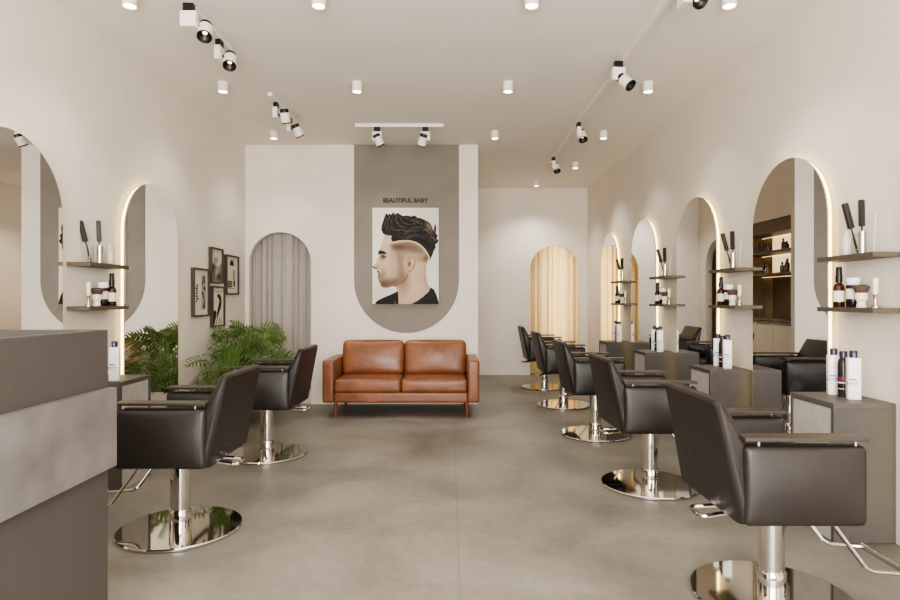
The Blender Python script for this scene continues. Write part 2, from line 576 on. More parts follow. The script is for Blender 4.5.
# ------------------------------------------------------------------ mirrors
def pill(hwid, z0, ztop, n=30):
    return arch_outline(-hwid, hwid, z0, ztop, n)
def make_mirror(label):
    t = thing('wall_mirror', label, 'mirror', group='tall backlit arched mirrors')
    # local: glass faces +X, wall at x=0
    b = newbm(); prism(b, pill(.42, .03, 2.1), lambda p, s: (s, p[0], p[1]), .042, .05); 
    obj('mirror_glass', b, M_mirror, t)
    b = newbm(); prism(b, pill(.385, .06, 2.065), lambda p, s: (s, p[0], p[1]), .004, .042); obj('backing', b, M_mirback, t)
    b = newbm()
    o1 = pill(.405, .06, 2.085); o2 = pill(.39, .06, 2.07)
    A = [b.verts.new((.014, p[0], p[1])) for p in o1]; B = [b.verts.new((.034, p[0], p[1])) for p in o1]
    for i in range(len(A) - 1):
        b.faces.new([A[i], A[i + 1], B[i + 1], B[i]])
    obj('led_strip', b, M_led, t)
    return t
ordn = ['nearest the camera', 'second along the wall', 'third along the wall', 'fourth along the wall', 'last along the wall']
RM = [2.41, 3.84, 5.27, 6.70, 8.13]
mir0 = make_mirror('backlit arched mirror on the long wall, reflecting lit alcove shelves')
mir0.location = (XR, RM[1], 0); mir0.rotation_euler = (0, 0, PI)
dup(mir0, (XR, RM[0], 0), PI, 'backlit arched mirror beside the front chair, nearest on the five-mirror wall')
dup(mir0, (XR, RM[2], 0), PI, 'backlit arched mirror reflecting a grey-curtained arch, middle of the five-mirror wall')
dup(mir0, (XR, RM[3], 0), PI, 'backlit arched mirror, fourth from the front on the five-mirror wall')
dup(mir0, (XR, RM[4], 0), PI, 'backlit arched mirror reflecting the glowing curtain, last on the five-mirror wall')
LM = [3.16, 4.68]
dup(mir0, (XL, LM[1], 0), 0, 'backlit arched mirror beside the green plants, reflecting foliage')
dup(mir0, (XL, LM[0], 0), 0, 'arched mirror behind the reception counter, cut by the photo edge')

# ------------------------------------------------------------------ styling stations
def make_station(label):
    t = thing('styling_station', label, 'cabinet', group='dark grey wall-mounted styling stations')
    # local: wall at x=0, front toward +X, length along Y
    obj('top', lb(.003, .31, -.19, .19, .662, .69, .002), M_darktop, t)
    obj('side_panel', lb(.003, .31, -.19, -.168, .002, .662, .001), M_dark, t)
    obj('side_panel', lb(.003, .31, .168, .19, .002, .662, .001), M_dark, t)
    obj('back_panel', lb(.003, .02, -.168, .168, .002, .662), M_dark, t)
    obj('front_panel', lb(.28, .305, -.166, .166, .004, .66, .001), M_panel, t)
    return t
RS = [3.145, 4.55, 5.99, 7.42]
st0 = make_station('dark grey styling station beside the front salon chair, three bottles on top')
st0.location = (XR, RS[0], 0); st0.rotation_euler = (0, 0, PI)
dup(st0, (XR, RS[1], 0), PI, 'dark grey styling station, second from the front on the five-mirror wall')
dup(st0, (XR, RS[2], 0), PI, 'dark grey styling station, third from the front on the five-mirror wall')
dup(st0, (XR, RS[3], 0), PI, 'dark grey styling station farthest back on the five-mirror wall')
LSY = 3.92
dup(st0, (XL, LSY, 0), 0, 'dark grey styling station just behind the reception counter')

# ------------------------------------------------------------------ wall shelves
M_shelf = mat('shelf_board', (84, 77, 70), .5, var=.04, vscale=25, spec=.4)
def make_shelf(label):
    o = obj('wall_shelf', lb(.002, .15, -.222, .222, 0, .024, .0015), M_shelf)
    tag(o, label, 'shelf', 'dark grey floating shelves')
    return o
sh0 = None
stn = ['beside the mirror reflecting lit shelves', 'second from front, five-mirror wall', 'third from front, five-mirror wall', 'farthest, five-mirror wall']
RSH = [3.13, 4.54, 5.96, 7.42]
LSH = 3.91
S_Z = (1.411, 1.137)
short = ['of the front shelf pair, five-mirror wall', 'of the second shelf pair, five-mirror wall', 'of the third shelf pair, five-mirror wall', 'of the farthest shelf pair, five-mirror wall', 'above the reception counter']
places = [(XR, y, PI) for y in RSH] + [(XL, LSH, 0)]
for i, (x, y, rz) in enumerate(places):
    for tier in (0, 1):
        lab = 'dark grey floating shelf, %s one %s' % (('upper', 'lower')[tier], short[i])
        if sh0 is None:
            sh0 = make_shelf(lab); o = sh0
        else:
            o = sh0.copy(); COL.objects.link(o); o['label'] = lab
        o.location = (x, y, S_Z[tier]); o.rotation_euler = (0, 0, rz)

# ------------------------------------------------------------------ small items (built once, then copied)
def text_bm(s, size, m, name, parent, loc, rot, align='CENTER', bold=0.0):
    cu = bpy.data.curves.new(name, 'FONT')
    cu.body = s; cu.size = size; cu.align_x = align; cu.align_y = 'CENTER'; cu.extrude = .0006; cu.offset = bold
    cu.resolution_u = 3
    tmp = bpy.data.objects.new(name + '_tmp', cu)
    COL.objects.link(tmp)
    dg = bpy.context.evaluated_depsgraph_get()
    me = bpy.data.meshes.new_from_object(tmp.evaluated_get(dg))
    bpy.data.objects.remove(tmp)
    me.materials.clear(); me.materials.append(m)
    me.name = name
    o = bpy.data.objects.new(name, me)
    COL.objects.link(o)
    o.parent = parent; o.location = loc; o.rotation_euler = rot
    return o

def rounded_rect(hx, hy, r, n=4):
    pts = []
    for cx, cy, a0 in ((hx - r, hy - r, 0), (-hx + r, hy - r, PI / 2), (-hx + r, -hy + r, PI), (hx - r, -hy + r, 3 * PI / 2)):
        for k in range(n + 1):
            a = a0 + PI / 2 * k / n
            pts.append((cx + r * math.cos(a), cy + r * math.sin(a)))
    return pts

protos = {}
def proto_white_bottle():
    t = thing('shampoo_bottle', '', 'bottle')
    b = newbm(); prism(b, rounded_rect(.0315, .026, .012), lambda p, z: (p[0], p[1], z), 0, .213, .0025); obj('bottle_body', b, M_whiteplas, t, smooth=True, angle=50)
    obj('cap', lathed([(0, .213), (.018, .213), (.0185, .245), (.016, .249), (0, .249)], 20), M_purple, t, smooth=True)
    # printed front, facing -Y local
    y = -.0264
    lab = obj('printed_label', lb(-.026, .004, y - .0004, y, .098, .107), M_blue, t)
    for i, (x0, x1, z) in enumerate(((-.026, .004, .065), (-.024, 0, .058), (-.024, .002, .04), (-.024, -.004, .032), (-.02, .01, .15), (-.02, .006, .143))):
        obj('print_line', lb(x0, x1, y - .0003, y, z, z + .002), M_pale, lab)
    text_bm('NYT', .024, M_ink, 'lettering', lab, (-.011, y - .0004, .081), (PI / 2, 0, 0))
    return t
def proto_dark_bottle():
    t = thing('styling_bottle', '', 'bottle')
    obj('bottle_body', lathed([(0, 0), (.026, 0), (.0265, .004), (.0265, .175), (.022, .195), (.016, .203), (.016, .208)], 28), M_bottleblk, t, smooth=True)
    obj('cap', lathed([(.019, .206), (.019, .236), (.017, .24), (0, .24)], 20), M_purple, t, smooth=True)
    b = newbm(); lathe(b, [(.0268, .085), (.0268, .105)], 28, caps=False); l = obj('label_band', b, M_magenta, t, smooth=True)
    b = newbm(); lathe(b, [(.0269, .072), (.0269, .079)], 28, caps=False); obj('label_stripe', b, M_label, l, smooth=True)
    b = newbm(); lathe(b, [(.0269, .042), (.0269, .045)], 28, caps=False); obj('label_stripe', b, M_label, l, smooth=True)
    return t
def proto_amber():
    t = thing('amber_bottle', '', 'bottle')
    obj('bottle_body', lathed([(0, 0), (.027, 0), (.028, .003), (.028, .105), (.022, .122), (.013, .132), (.013, .138)], 28), M_amber, t, smooth=True)
    obj('cap', lathed([(0, .135), (.017, .135), (.017, .172), (.0145, .175), (.0145, .213), (.013, .217), (0, .217)], 24), M_black, t, smooth=True)
    obj('label_wrap', lathed([(.0283, .03), (.0283, .088)], 28, False), M_label, t, smooth=True)
    return t
def proto_jar():
    t = thing('cream_jar', '', 'jar')
    obj('jar_body', lathed([(0, 0), (.029, 0), (.031, .004), (.031, .113), (.028, .118)], 28), M_jarblk, t, smooth=True)
    obj('label_wrap', lathed([(.0313, .045), (.0313, .098)], 28, False), M_label, t, smooth=True)
    obj('lid', lathed([(.026, .116), (.029, .118), (.031, .122), (.034, .152), (.032, .156), (0, .156)], 28), M_whiteplas, t, smooth=True)
    return t
def proto_brush():
    t = thing('shaving_brush', '', 'brush')
    obj('handle', lathed([(0, 0), (.022, 0), (.024, .006), (.02, .02), (.019, .03), (.027, .04), (.029, .055), (.026, .072), (.024, .076)], 24), M_cream, t, smooth=True)
    obj('bristles', lathed([(.024, .075), (.034, .092), (.038, .104), (.034, .112), (.018, .117), (0, .118)], 24), M_bristle, t, smooth=True)
    return t
def proto_razor():
    t = thing('safety_razor', '', 'razor')
    obj('razor_base', lathed([(0, 0), (.022, 0), (.022, .007), (.01, .012), (.0075, .03), (.01, .06), (.012, .066)], 20), M_steel, t, smooth=True)
    obj('handle', lathed([(.01, .065), (.013, .075), (.0125, .105), (.0145, .138), (.013, .15), (0, .154)], 20), M_cream, t, smooth=True)
    return t
def proto_steelcup():
    t = thing('steel_tumbler', '', 'cup')
    obj('tumbler', lathed([(0, 0), (.0185, 0), (.0185, .118), (.0168, .118), (.016, .006), (0, .006)], 28), M_steel, t, smooth=True)
    return t
def proto_glasscup():
    t = thing('glass_tumbler', '', 'glass')
    obj('tumbler', lathed([(0, 0), (.019, 0), (.021, .112), (.0195, .112), (.0175, .006), (0, .006)], 28), M_glass, t, smooth=True)
    return t
def proto_hairbrush():
    # a long vent brush standing on its handle, origin at the handle's foot
    t = thing('styling_brush', '', 'brush')
    obj('handle', lathed([(0, 0), (.005, 0), (.006, .05), (.004, .12), (.005, .14)], 12), M_brush, t, smooth=True)
    b = newbm(); box(b, -.0135, .0135, -.011, .011, .135, .272, .004); obj('brush_head', b, M_brush, t, smooth=True)
    b = newbm()
    for k in range(10):
        box(b, -.0155, .0155, -.0125, .0125, .142 + k * .0128, .145 + k * .0128)
    obj('bristles', b, M_brush, t)
    return t
def proto_spray():
    t = thing('spray_bottle', '', 'bottle')
    obj('bottle_body', lathed([(0, 0), (.022, 0), (.024, .004), (.024, .085), (.018, .097), (.01, .1)], 24), M_pearl, t, smooth=True)
    obj('cap', lathed([(.011, .099), (.011, .108), (.0135, .108), (.0135, .13), (.012, .133), (0, .133)], 20), M_pearl, t, smooth=True)
    return t
def proto_stick():
    t = thing('glass_rod', '', 'comb')
    b = newbm(); prism(b, [(-.004, 0), (.004, 0), (.008, .2), (.002, .21), (-.001, .2)], lambda p, s: (p[0], s, p[1]), -.0015, .0015); obj('comb_body', b, M_clear, t)
    return t
M_pearl = mat('pearl_plastic', (206, 197, 188), .3, coat=.2)
M_clear = mat('frosted_comb', (230, 226, 220), .3, alpha=.25)

def put(kind, fn, loc, rot, label, group):
    if kind not in protos:
        t = fn(); protos[kind] = t
    else:
        src = protos[kind]
        t = dup(src, (0, 0, 0), 0, label)
    t['label'] = label; t['group'] = group
    t.location = loc; t.rotation_euler = rot
    return t

spots = ['front shelf pair, five-mirror wall', 'second shelf pair from front', 'third shelf pair from front', 'farthest shelf pair', 'shelf pair above the counter']
for i, (x, y, rz) in enumerate(places):
    s = 1 if rz == 0 else -1            # outward direction from wall
    # coordinates: d = distance out from wall, e = along +Y
    zu, zl = S_Z[0] + .024, S_Z[1] + .024
    def P(d, e, z):
        return (x + s * d, y + e, z)
    W = spots[i]
    up, lo = 'upper shelf of the ' + W, 'lower shelf of the ' + W
    if i == 4:
        up, lo = 'upper shelf above the reception counter', 'lower shelf above the reception counter'
    fx = 0 if rz == PI else 0
    # upper tier (from far end to near end)
    put('spray', proto_spray, P(.1, .05, zu) if i != 4 else P(.07, .13, zu), (0, 0, 0), 'small pearl-white spray bottle on the ' + up, 'spray bottles on the upper shelves') if i in (0, 4) else None
    g = P(.07, .01, zu)
    c = P(.08, -.045, zu)
    if i == 4:
        g, c = P(.06, -.075, zu), P(.09, -.02, zu)
    put('glasscup', proto_glasscup, g, (0, 0, 0), 'clear glass tumbler with tilted brush, ' + up, 'glass tumblers on the upper shelves')
    put('steelcup', proto_steelcup, c, (0, 0, 0), 'steel tumbler with upright brush, ' + up, 'steel tumblers on the upper shelves')
    put('hairbrush', proto_hairbrush, (g[0] + .005, g[1], g[2] + .008), (0, -.26, 0), 'black brush tilted in glass tumbler, ' + up, 'black styling brushes in tumblers')
    put('hairbrush', proto_hairbrush, (c[0], c[1], c[2] + .008), (0, -.03 , .5), 'black brush upright in steel tumbler, ' + up, 'black styling brushes in tumblers')
    sx = P(.05, -.085, zu) if i != 4 else P(.05, .06, zu)
    put('stick', proto_stick, sx, (0, .04, 0), 'thin translucent comb, ' + up, 'translucent combs on the upper shelves')
    # lower tier
    if i != 4:
        pos = [(.1, .11), (.075, .035), (.085, -.045), (.07, -.125)]
    else:
        pos = [(.1, .1), (.07, .05), (.08, -.035), (.08, -.125)]
    put('amber', proto_amber, P(*pos[0], zl), (0, 0, 0), 'amber black-capped bottle, ' + lo, 'amber bottles on the lower shelves')
    put('jar', proto_jar, P(*pos[1], zl), (0, 0, 0), 'black jar with white lid, ' + lo, 'jars on the lower shelves')
    put('brush', proto_brush, P(*pos[2], zl), (0, 0, 0), 'cream-handled shaving brush, ' + lo, 'shaving brushes on the lower shelves')
    put('razor', proto_razor, P(*pos[3], zl), (0, 0, 0), 'cream-handled razor, ' + lo, 'razors on the lower shelves')

stl = ['front styling station', 'second styling station from the front', 'third styling station from the front', 'farthest styling station']
for i, y in enumerate(RS):
    z = .69
    for k, (kind, fn, dx, dy, lab) in enumerate((('wb', proto_white_bottle, .122, .105, 'rear white purple-capped bottle on the '),
                                            ('db', proto_dark_bottle, .122, .025, 'dark metallic bottle with magenta band on the '),
                                            ('wb', proto_white_bottle, .122, -.055, 'front white purple-capped bottle on the '))):
        put(kind, fn, (XR - dx, y + dy, z), (0, 0, -.35 if kind == 'wb' else 0), lab + stl[i], 'bottles on the styling stations')
put('wb', proto_white_bottle, (XL + .236, LSY - .12, .69), (0, 0, .3), 'white bottle with dark cap on the station behind the counter', 'bottles on the styling stations')

# ------------------------------------------------------------------ salon chairs
def make_chair(label):
    t = thing('salon_chair', label, 'chair', group='black leather hydraulic salon chairs')
    obj('base_disc', lathed([(0, .001), (.303, .001), (.307, .005), (.307, .012), (.303, .018), (.301, .018), (0, .018)], 96), M_chrome, t, smooth=True, angle=25)
    col = obj('pump_sleeve', lathed([(.056, .0175), (.056, .108), (.054, .112), (.05, .112)], 40), M_chrome, t, smooth=True)
    obj('column', lathed([(.05, .1), (.05, .375), (.03, .395)], 40), M_chrome, t, smooth=True)
    obj('pump_bracket', lb(.05, .115, -.035, .02, .352, .396, .004), M_darkmetal, t)
    b = newbm()
    loop = arc_pts([(-.06, -.045, .372), (-.22, -.06, .362), (-.315, -.075, .352), (-.315, .045, .352), (-.22, .03, .362), (-.06, .02, .372)], .03)
    tube(b, loop, .0085, 8)
    ped = obj('pump_pedal', b, M_chrome, t, smooth=True)
    # seat
    b = newbm(); softbox(b, (.0, 0, .46), (.2, .222, .062), .025, 10, (0, 0, .1)); obj('seat', b, M_leather, t, smooth=True, angle=60)
    b = newbm(); box(b, -.16, .17, -.2, .2, .388, .402); obj('seat_plate', b, M_black, t)
    # back: wedge profile, slightly narrower at the top
    prof = [(-.258, .396), (-.343, .824), (-.337, .836), (-.312, .841), (-.302, .833), (-.215, .665), (-.165, .5), (-.17, .41)]
    b = newbm()
    n = 12
    ringsA = []
    rr = .04
    rings_y = [(-.292 + rr * (1 - math.sin(a)), rr * (1 - math.cos(a))) for a in [PI / 2 * k / 6 for k in range(6, -1, -1)]]
    rings_y = rings_y + [(-y, i) for (y, i) in reversed(rings_y)]
    pc = [Vector((x, z)) for (x, z) in prof]
    for (y, ins) in rings_y:
        ring = []
        for i, p in enumerate(pc):
            x, z = p
            k = 1 - .09 * (z - .4) / .45
            cx = -.21 - .115 * (z - .4) / .45
            half = abs(x - cx)
            x2 = cx + (x - cx) * max(.12, 1 - ins * .8 / max(half, .012)) if half > .001 else x
            z2 = z - (ins * .55 if z > .8 else 0) + (ins * .35 if z < .45 else 0)
            ring.append(b.verts.new((x2, y * k, z2)))
        ringsA.append(ring)
    fs = []
    for A, B in zip(ringsA[:-1], ringsA[1:]):
        for i in range(len(prof)):
            j = (i + 1) % len(prof)
            fs.append(b.faces.new([A[i], A[j], B[j], B[i]]))
    fs.append(b.faces.new(ringsA[0])); fs.append(b.faces.new(ringsA[-1]))
    bmesh.ops.recalc_face_normals(b, faces=fs)
    obj('backrest', b, M_leather, t, smooth=True, angle=30)
    for s in (-1, 1):
        b = newbm()
        y0, y1 = (.222, .30) if s > 0 else (-.30, -.222)
        softbox(b, (-.0315, s * .261, .538), (.2185, .039, .144), .022, 12, (0, .65, 0))
        arm = obj('armrest_panel', b, M_leather, t, smooth=True, angle=60)
        y0, y1 = (.217, .302) if s > 0 else (-.302, -.217)
        sl = obj('armrest', lb(-.25, .187, y0, y1, .698, .712, .003), M_armslab, arm)
        for x in (-.195, .15):
            b = newbm(); lathe(b, [(.0065, .672), (.0065, .699)], 12, x, s * .28); obj('arm_post', b, M_chrome, arm, smooth=True)
    # footrest
    b = newbm(); tube(b, [(.47, -.15, .15), (.47, .15, .15)], .015, 12); fr = obj('footrest_bar', b, M_steel, t, smooth=True)
    for s in (-.13, .13):
        b = newbm(); tube(b, arc_pts([(.13, s, .395), (.30, s, .165), (.47, s, .15)], .03), .008, 8)
        obj('footrest_arm', b, M_chrome, t, smooth=True)
    return t
CX = 1.293
ch0 = make_chair('black leather salon chair nearest the camera in the row of five')
ch0.location = (CX + .002, 2.42, 0)
for y, lab in ((3.885, 'black leather salon chair, second from the front in the row of five'),
               (5.34, 'black leather salon chair, middle of the row of five'),
               (6.84, 'black leather salon chair, fourth from the front in the row of five'),
               (8.22, 'black leather salon chair farthest back in the row of five, by glowing curtain')):
    dup(ch0, (CX, y, 0), 0, lab)
dup(ch0, (-1.41, 3.14, 0), PI, 'black leather salon chair partly hidden by the reception counter')
dup(ch0, (-1.42, 4.66, 0), PI, 'black leather salon chair in front of the green plants')

# ------------------------------------------------------------------ reception counter
ct = thing('reception_counter', 'grey reception counter with a pale concrete band and raised rim', 'counter', (-1.157, 2.03, 0))
obj('base', lb(-1.05, 0, -1.25, 0, .001, .64, .002), M_counter, ct)
b = newbm()
box(b, -.04, 0, -1.25, 0, .64, 1.1, .002); box(b, -1.05, -.04, -.04, 0, .64, 1.1, .002)
obj('parapet', b, M_counter, ct)
obj('concrete_band', lb(-.004, .028, -1.25, .004, .64, .905, .001), M_conc, ct)
obj('desk_top', lb(-1.05, -.04, -1.25, -.04, .74, .77), M_darktop, ct)
obj('inner_cabinet', lb(-1.05, -.25, -.32, -.04, .77, 1.0), M_dark, ct)

# ------------------------------------------------------------------ sofa
sf = thing('leather_sofa', 'two-seat cognac leather sofa under the haircut poster', 'sofa', (-.500, 6.465, 0))
def sb(c, h, r, n=12, puff=(0, 0, 0), M=None):
    b = newbm(); softbox(b, c, h, r, n, puff, M); return b
hwS = .80
obj('seat_frame', sb((0, -.0, .205), (hwS - .118, .355, .055), .02, 4), M_sofa, sf, smooth=True, angle=60)
for s in (-1, 1):
    a = obj('armrest', sb((s * (hwS - .06), 0, .368), (.06, .37, .216), .022, 8, (0.05, 0.01, .015)), M_sofa, sf, smooth=True, angle=60)
    b = newbm()
    tube(b, [(s * (hwS - .112), -.371, .17), (s * (hwS - .112), -.371, .565)], .003, 6)
    tube(b, [(s * (hwS - .008), -.371, .17), (s * (hwS - .008), -.371, .565)], .003, 6)
    obj('piping', b, M_sofa, a, smooth=True)
obj('back_frame', sb((0, .3, .42), (hwS - .118, .07, .2), .03, 8), M_sofa, sf, smooth=True, angle=60)
for s in (-1, 1):
    w = (hwS - .12) / 2
    c = obj('seat_cushion', sb((s * w, -.07, .325), (w - .003, .3, .066), .028, 14, (0, 0.02, .12)), M_sofa, sf, smooth=True, angle=60)
    b = newbm(); hh = w - .012
    tube(b, [(s * w - hh, -.366, .372), (s * w + hh, -.366, .372)], .0035, 6); obj('piping', b, M_sofa, c, smooth=True)
    Mx = Matrix.Translation((s * w, .16, .565)) @ Matrix.Rotation(-.16, 4, 'X')
    obj('back_cushion', sb((0, 0, 0), (w - .004, .085, .19), .05, 16, (.015, .38, .03), Mx), M_sofa, sf, smooth=True, angle=60)
for x in (-.672, .672):
    for y in (-.31, .29):
        b = newbm(); lathe(b, [(0, 0), (.013, 0), (.02, .155)], 16, x, y); obj('leg', b, M_sofaleg, sf, smooth=True)

# ------------------------------------------------------------------ prints
def sd_poly(X, Y, pts):
    pts = np.array(pts, float)
    d = np.full(X.shape, 1e9)
    inside = np.zeros(X.shape, bool)
    n = len(pts)
    for i in range(n):
        a, c = pts[i], pts[(i + 1) % n]
        e = c - a
        wx, wy = X - a[0], Y - a[1]
        t = np.clip((wx * e[0] + wy * e[1]) / (e @ e + 1e-9), 0, 1)
        d = np.minimum(d, (wx - e[0] * t) ** 2 + (wy - e[1] * t) ** 2)
        cond = ((a[1] <= Y) & (c[1] > Y)) | ((c[1] <= Y) & (a[1] > Y))
        with np.errstate(divide='ignore', invalid='ignore'):
            xi = a[0] + (Y - a[1]) / (c[1] - a[1] + 1e-12) * e[0]
        inside ^= cond & (X < xi)
    d = np.sqrt(d)
    return np.where(inside, -d, d)
def sd_line(X, Y, pts):
    d = np.full(X.shape, 1e9)
    for a, c in zip(pts[:-1], pts[1:]):
        a = np.array(a, float); c = np.array(c, float); e = c - a
        wx, wy = X - a[0], Y - a[1]
        t = np.clip((wx * e[0] + wy * e[1]) / (e @ e + 1e-9), 0, 1)
        d = np.minimum(d, (wx - e[0] * t) ** 2 + (wy - e[1] * t) ** 2)
    return np.sqrt(d)

class Art:
    def __init__(s, x0, x1, y0, y1, nx, ny, bg):
        s.x0, s.x1, s.y0, s.y1, s.nx, s.ny = x0, x1, y0, y1, nx, ny
        s.X, s.Y = np.meshgrid(np.linspace(x0, x1, nx), np.linspace(y0, y1, ny))
        s.C = np.ones((ny, nx, 3)) * np.array(bg, float)
    def blend(s, a, col):
        a = np.clip(a, 0, 1)[..., None]
        s.C = s.C * (1 - a) + np.array(col, float) * a
    def poly(s, pts, col, soft=2.0, op=1.0, clip=None):
        a = np.clip(.5 - sd_poly(s.X, s.Y, pts) / soft, 0, 1) * op
        if clip is not None: a = a * clip
        s.blend(a, col); return a
    def line(s, pts, w, col, soft=2.0, op=1.0, clip=None):
        a = np.clip(.5 - (sd_line(s.X, s.Y, pts) - w / 2) / soft, 0, 1) * op
        if clip is not None: a = a * clip
        s.blend(a, col)
    def blob(s, cx, cy, rx, ry, col, op=1.0, ang=0, clip=None):
        ca, sa = math.cos(ang), math.sin(ang)
        dx, dy = s.X - cx, s.Y - cy
        u, v = (dx * ca + dy * sa) / rx, (-dx * sa + dy * ca) / ry
        a = np.exp(-(u * u + v * v)) * op
        if clip is not None: a = a * clip
        s.blend(a, col)
    def mesh(s, name, W, Hh, parent, loc, rot, m=None):
        xs = (s.X - s.x0) / (s.x1 - s.x0) * W - W / 2
        zs = Hh - (s.Y - s.y0) / (s.y1 - s.y0) * Hh
        v = np.stack([xs.ravel(), np.zeros(xs.size), zs.ravel()], 1)
        idx = np.arange(s.nx * s.ny).reshape(s.ny, s.nx)
        f = np.stack([idx[1:, :-1], idx[1:, 1:], idx[:-1, 1:], idx[:-1, :-1]], -1).reshape(-1, 4)
        me = bpy.data.meshes.new(name)
        me.from_pydata(v.tolist(), [], f.tolist())
        ca = me.color_attributes.new('Col', 'FLOAT_COLOR', 'POINT')
        c = np.clip(s.C, 0, 255) / 255.0
        c = .76 * c + .24 * c.mean(-1, keepdims=True)
        c = np.clip(c, 0, 1) ** 1.26 * np.array([.965, .965, .935])
        c = np.where(c <= .04045, c / 12.92, ((c + .055) / 1.055) ** 2.4).reshape(-1, 3)
        ca.data.foreach_set('color', np.concatenate([c, np.ones((len(c), 1))], 1).ravel())
        me.materials.append(m or M_print)
        o = bpy.data.objects.new(name, me)
        COL.objects.link(o)
        o.parent = parent; o.location = loc; o.rotation_euler = rot
        return o

def portrait():
    A = Art(37, 362, 90, 560, 210, 300, (238, 232, 224))
    A.blob(330, 320, 90, 200, (214, 206, 195), .6)
    A.blob(70, 500, 90, 90, (212, 205, 196), .5)
    skin = [(100, 218), (92, 238), (83, 262), (74, 288), (68, 305), (70, 322), (62, 345), (50, 364), (37, 377), (43, 386), (58, 390), (63, 398), (60, 408), (66, 414), (63, 424), (70, 434), (73, 452), (78, 470), (92, 480), (112, 480), (138, 472), (156, 478), (160, 500), (164, 560), (240, 560), (290, 520), (326, 480), (313, 470), (304, 448), (299, 410), (303, 370), (312, 340), (318, 320), (300, 285), (270, 262), (230, 245), (150, 230)]
    K = A.poly(skin, (206, 180, 157), 3)
    # face modelling
    A.blob(112, 265, 26, 40, (226, 204, 182), .8, 0, K)
    A.blob(70, 358, 14, 30, (222, 196, 174), .7, .4, K)
    A.blob(110, 362, 24, 34, (219, 193, 170), .7, 0, K)
    A.blob(175, 380, 20, 70, (178, 148, 124), .7, .1, K)
    A.blob(132, 330, 14, 60, (190, 160, 136), .5, 0, K)
    A.blob(86, 330, 14, 14, (142, 108, 88), .8, 0, K)
    A.blob(240, 470, 55, 70, (214, 190, 168), .7, 0, K)
    A.blob(190, 480, 30, 40, (172, 142, 120), .5, .5, K)
    A.blob(300, 430, 16, 60, (168, 138, 116), .6, 0, K)
    A.blob(270, 420, 20, 50, (196, 168, 146), .6, 0, K)
    # beard and jaw
    A.blob(95, 462, 36, 24, (112, 84, 66), .9, 0, K)
    A.blob(140, 455, 46, 20, (130, 100, 78), .8, -.35, K)
    A.blob(185, 425, 24, 46, (142, 112, 90), .7, -.2, K)
    A.blob(86, 420, 12, 26, (150, 112, 92), .6, .3, K)
    A.line([(112, 482), (150, 470), (185, 452), (205, 430), (212, 412)], 5, (122, 92, 74), 8, .75, K)
    A.line([(80, 474), (94, 482), (112, 482)], 5, (84, 62, 50), 5, .8, K)
    # fade of the short side hair
    side = [(130, 262), (165, 255), (215, 252), (252, 262), (288, 290), (316, 325), (312, 345), (290, 352), (255, 345), (225, 335), (200, 330), (185, 335), (172, 370), (158, 345), (150, 310), (134, 290)]
    A.poly(side, (150, 124, 104), 26, .75, K)
    A.blob(170, 283, 40, 14, (104, 82, 68), .8, .05, K)
    A.blob(235, 290, 40, 16, (128, 104, 88), .7, .3, K)
    A.blob(300, 335, 14, 20, (110, 86, 72), .7, .3, K)
    A.blob(235, 322, 48, 14, (206, 184, 164), .6, .1, K)
    r = random.Random(4)
    for k in range(34):
        x = 134 + k * 4.7
        y = 262 - 6 * math.sin((x - 130) / 60.) + max(0, x - 225) * .34
        A.line([(x, y), (x - 3 + r.uniform(-2, 2), y + r.uniform(14, 30))], 1.6, (92, 72, 60), 2, .45, K)
    # ear
    A.poly([(203, 352), (212, 334), (228, 328), (244, 336), (249, 356), (244, 380), (230, 398), (216, 402), (206, 392), (208, 376)], (214, 168, 146), 4)
    A.line([(208, 350), (216, 337), (230, 332), (243, 342), (246, 360), (238, 384), (222, 402), (210, 400)], 3, (128, 88, 70), 4, .8)
    A.blob(219, 362, 6, 14, (96, 62, 50), .9, .3)
    A.blob(232, 352, 8, 12, (232, 196, 174), .8)
    A.line([(186, 335), (180, 360), (184, 385)], 4, (140, 108, 90), 8, .5, K)
    # features
    A.poly([(66, 303), (80, 298), (100, 306), (108, 312), (96, 316), (78, 314), (66, 318)], (46, 33, 27), 4, 1, None)
    A.line([(80, 326), (92, 323), (103, 330)], 3.5, (54, 38, 32), 3, .9)
    A.blob(92, 330, 6, 4, (70, 50, 42), .9)
    A.line([(84, 337), (98, 340)], 2, (120, 90, 76), 3, .6)
    A.line([(37, 377), (48, 384), (58, 387)], 5, (44, 30, 25), 3, .95)
    A.blob(64, 376, 8, 8, (180, 140, 120), .6)
    A.line([(61, 399), (68, 404), (72, 414)], 5, (86, 52, 44), 3, .9)
    A.line([(62, 417), (72, 420), (78, 426)], 4, (112, 66, 56), 3, .9)
    A.line([(64, 426), (70, 438), (74, 452)], 5, (92, 66, 52), 4, .8)
    A.line([(104, 425), (96, 400), (84, 385)], 2, (160, 126, 106), 5, .5)
    # hair mass
    hair = [(100, 222), (88, 215), (80, 196), (84, 172), (92, 148), (100, 124), (108, 116), (112, 127), (120, 118), (127, 124), (142, 112), (148, 124), (160, 114), (172, 122), (186, 130), (206, 128), (226, 132), (246, 128), (256, 138), (272, 140), (290, 148), (306, 156), (322, 168), (331, 188), (337, 206), (341, 178), (346, 168), (350, 190), (347, 214), (357, 226), (351, 240), (361, 250), (354, 264), (345, 268), (347, 285), (338, 300), (330, 322), (318, 348), (312, 330), (300, 298), (282, 276), (256, 258), (222, 248), (170, 248), (136, 256), (128, 240), (134, 228), (116, 224)]
    K2 = A.poly(hair, (48, 39, 34), 3)
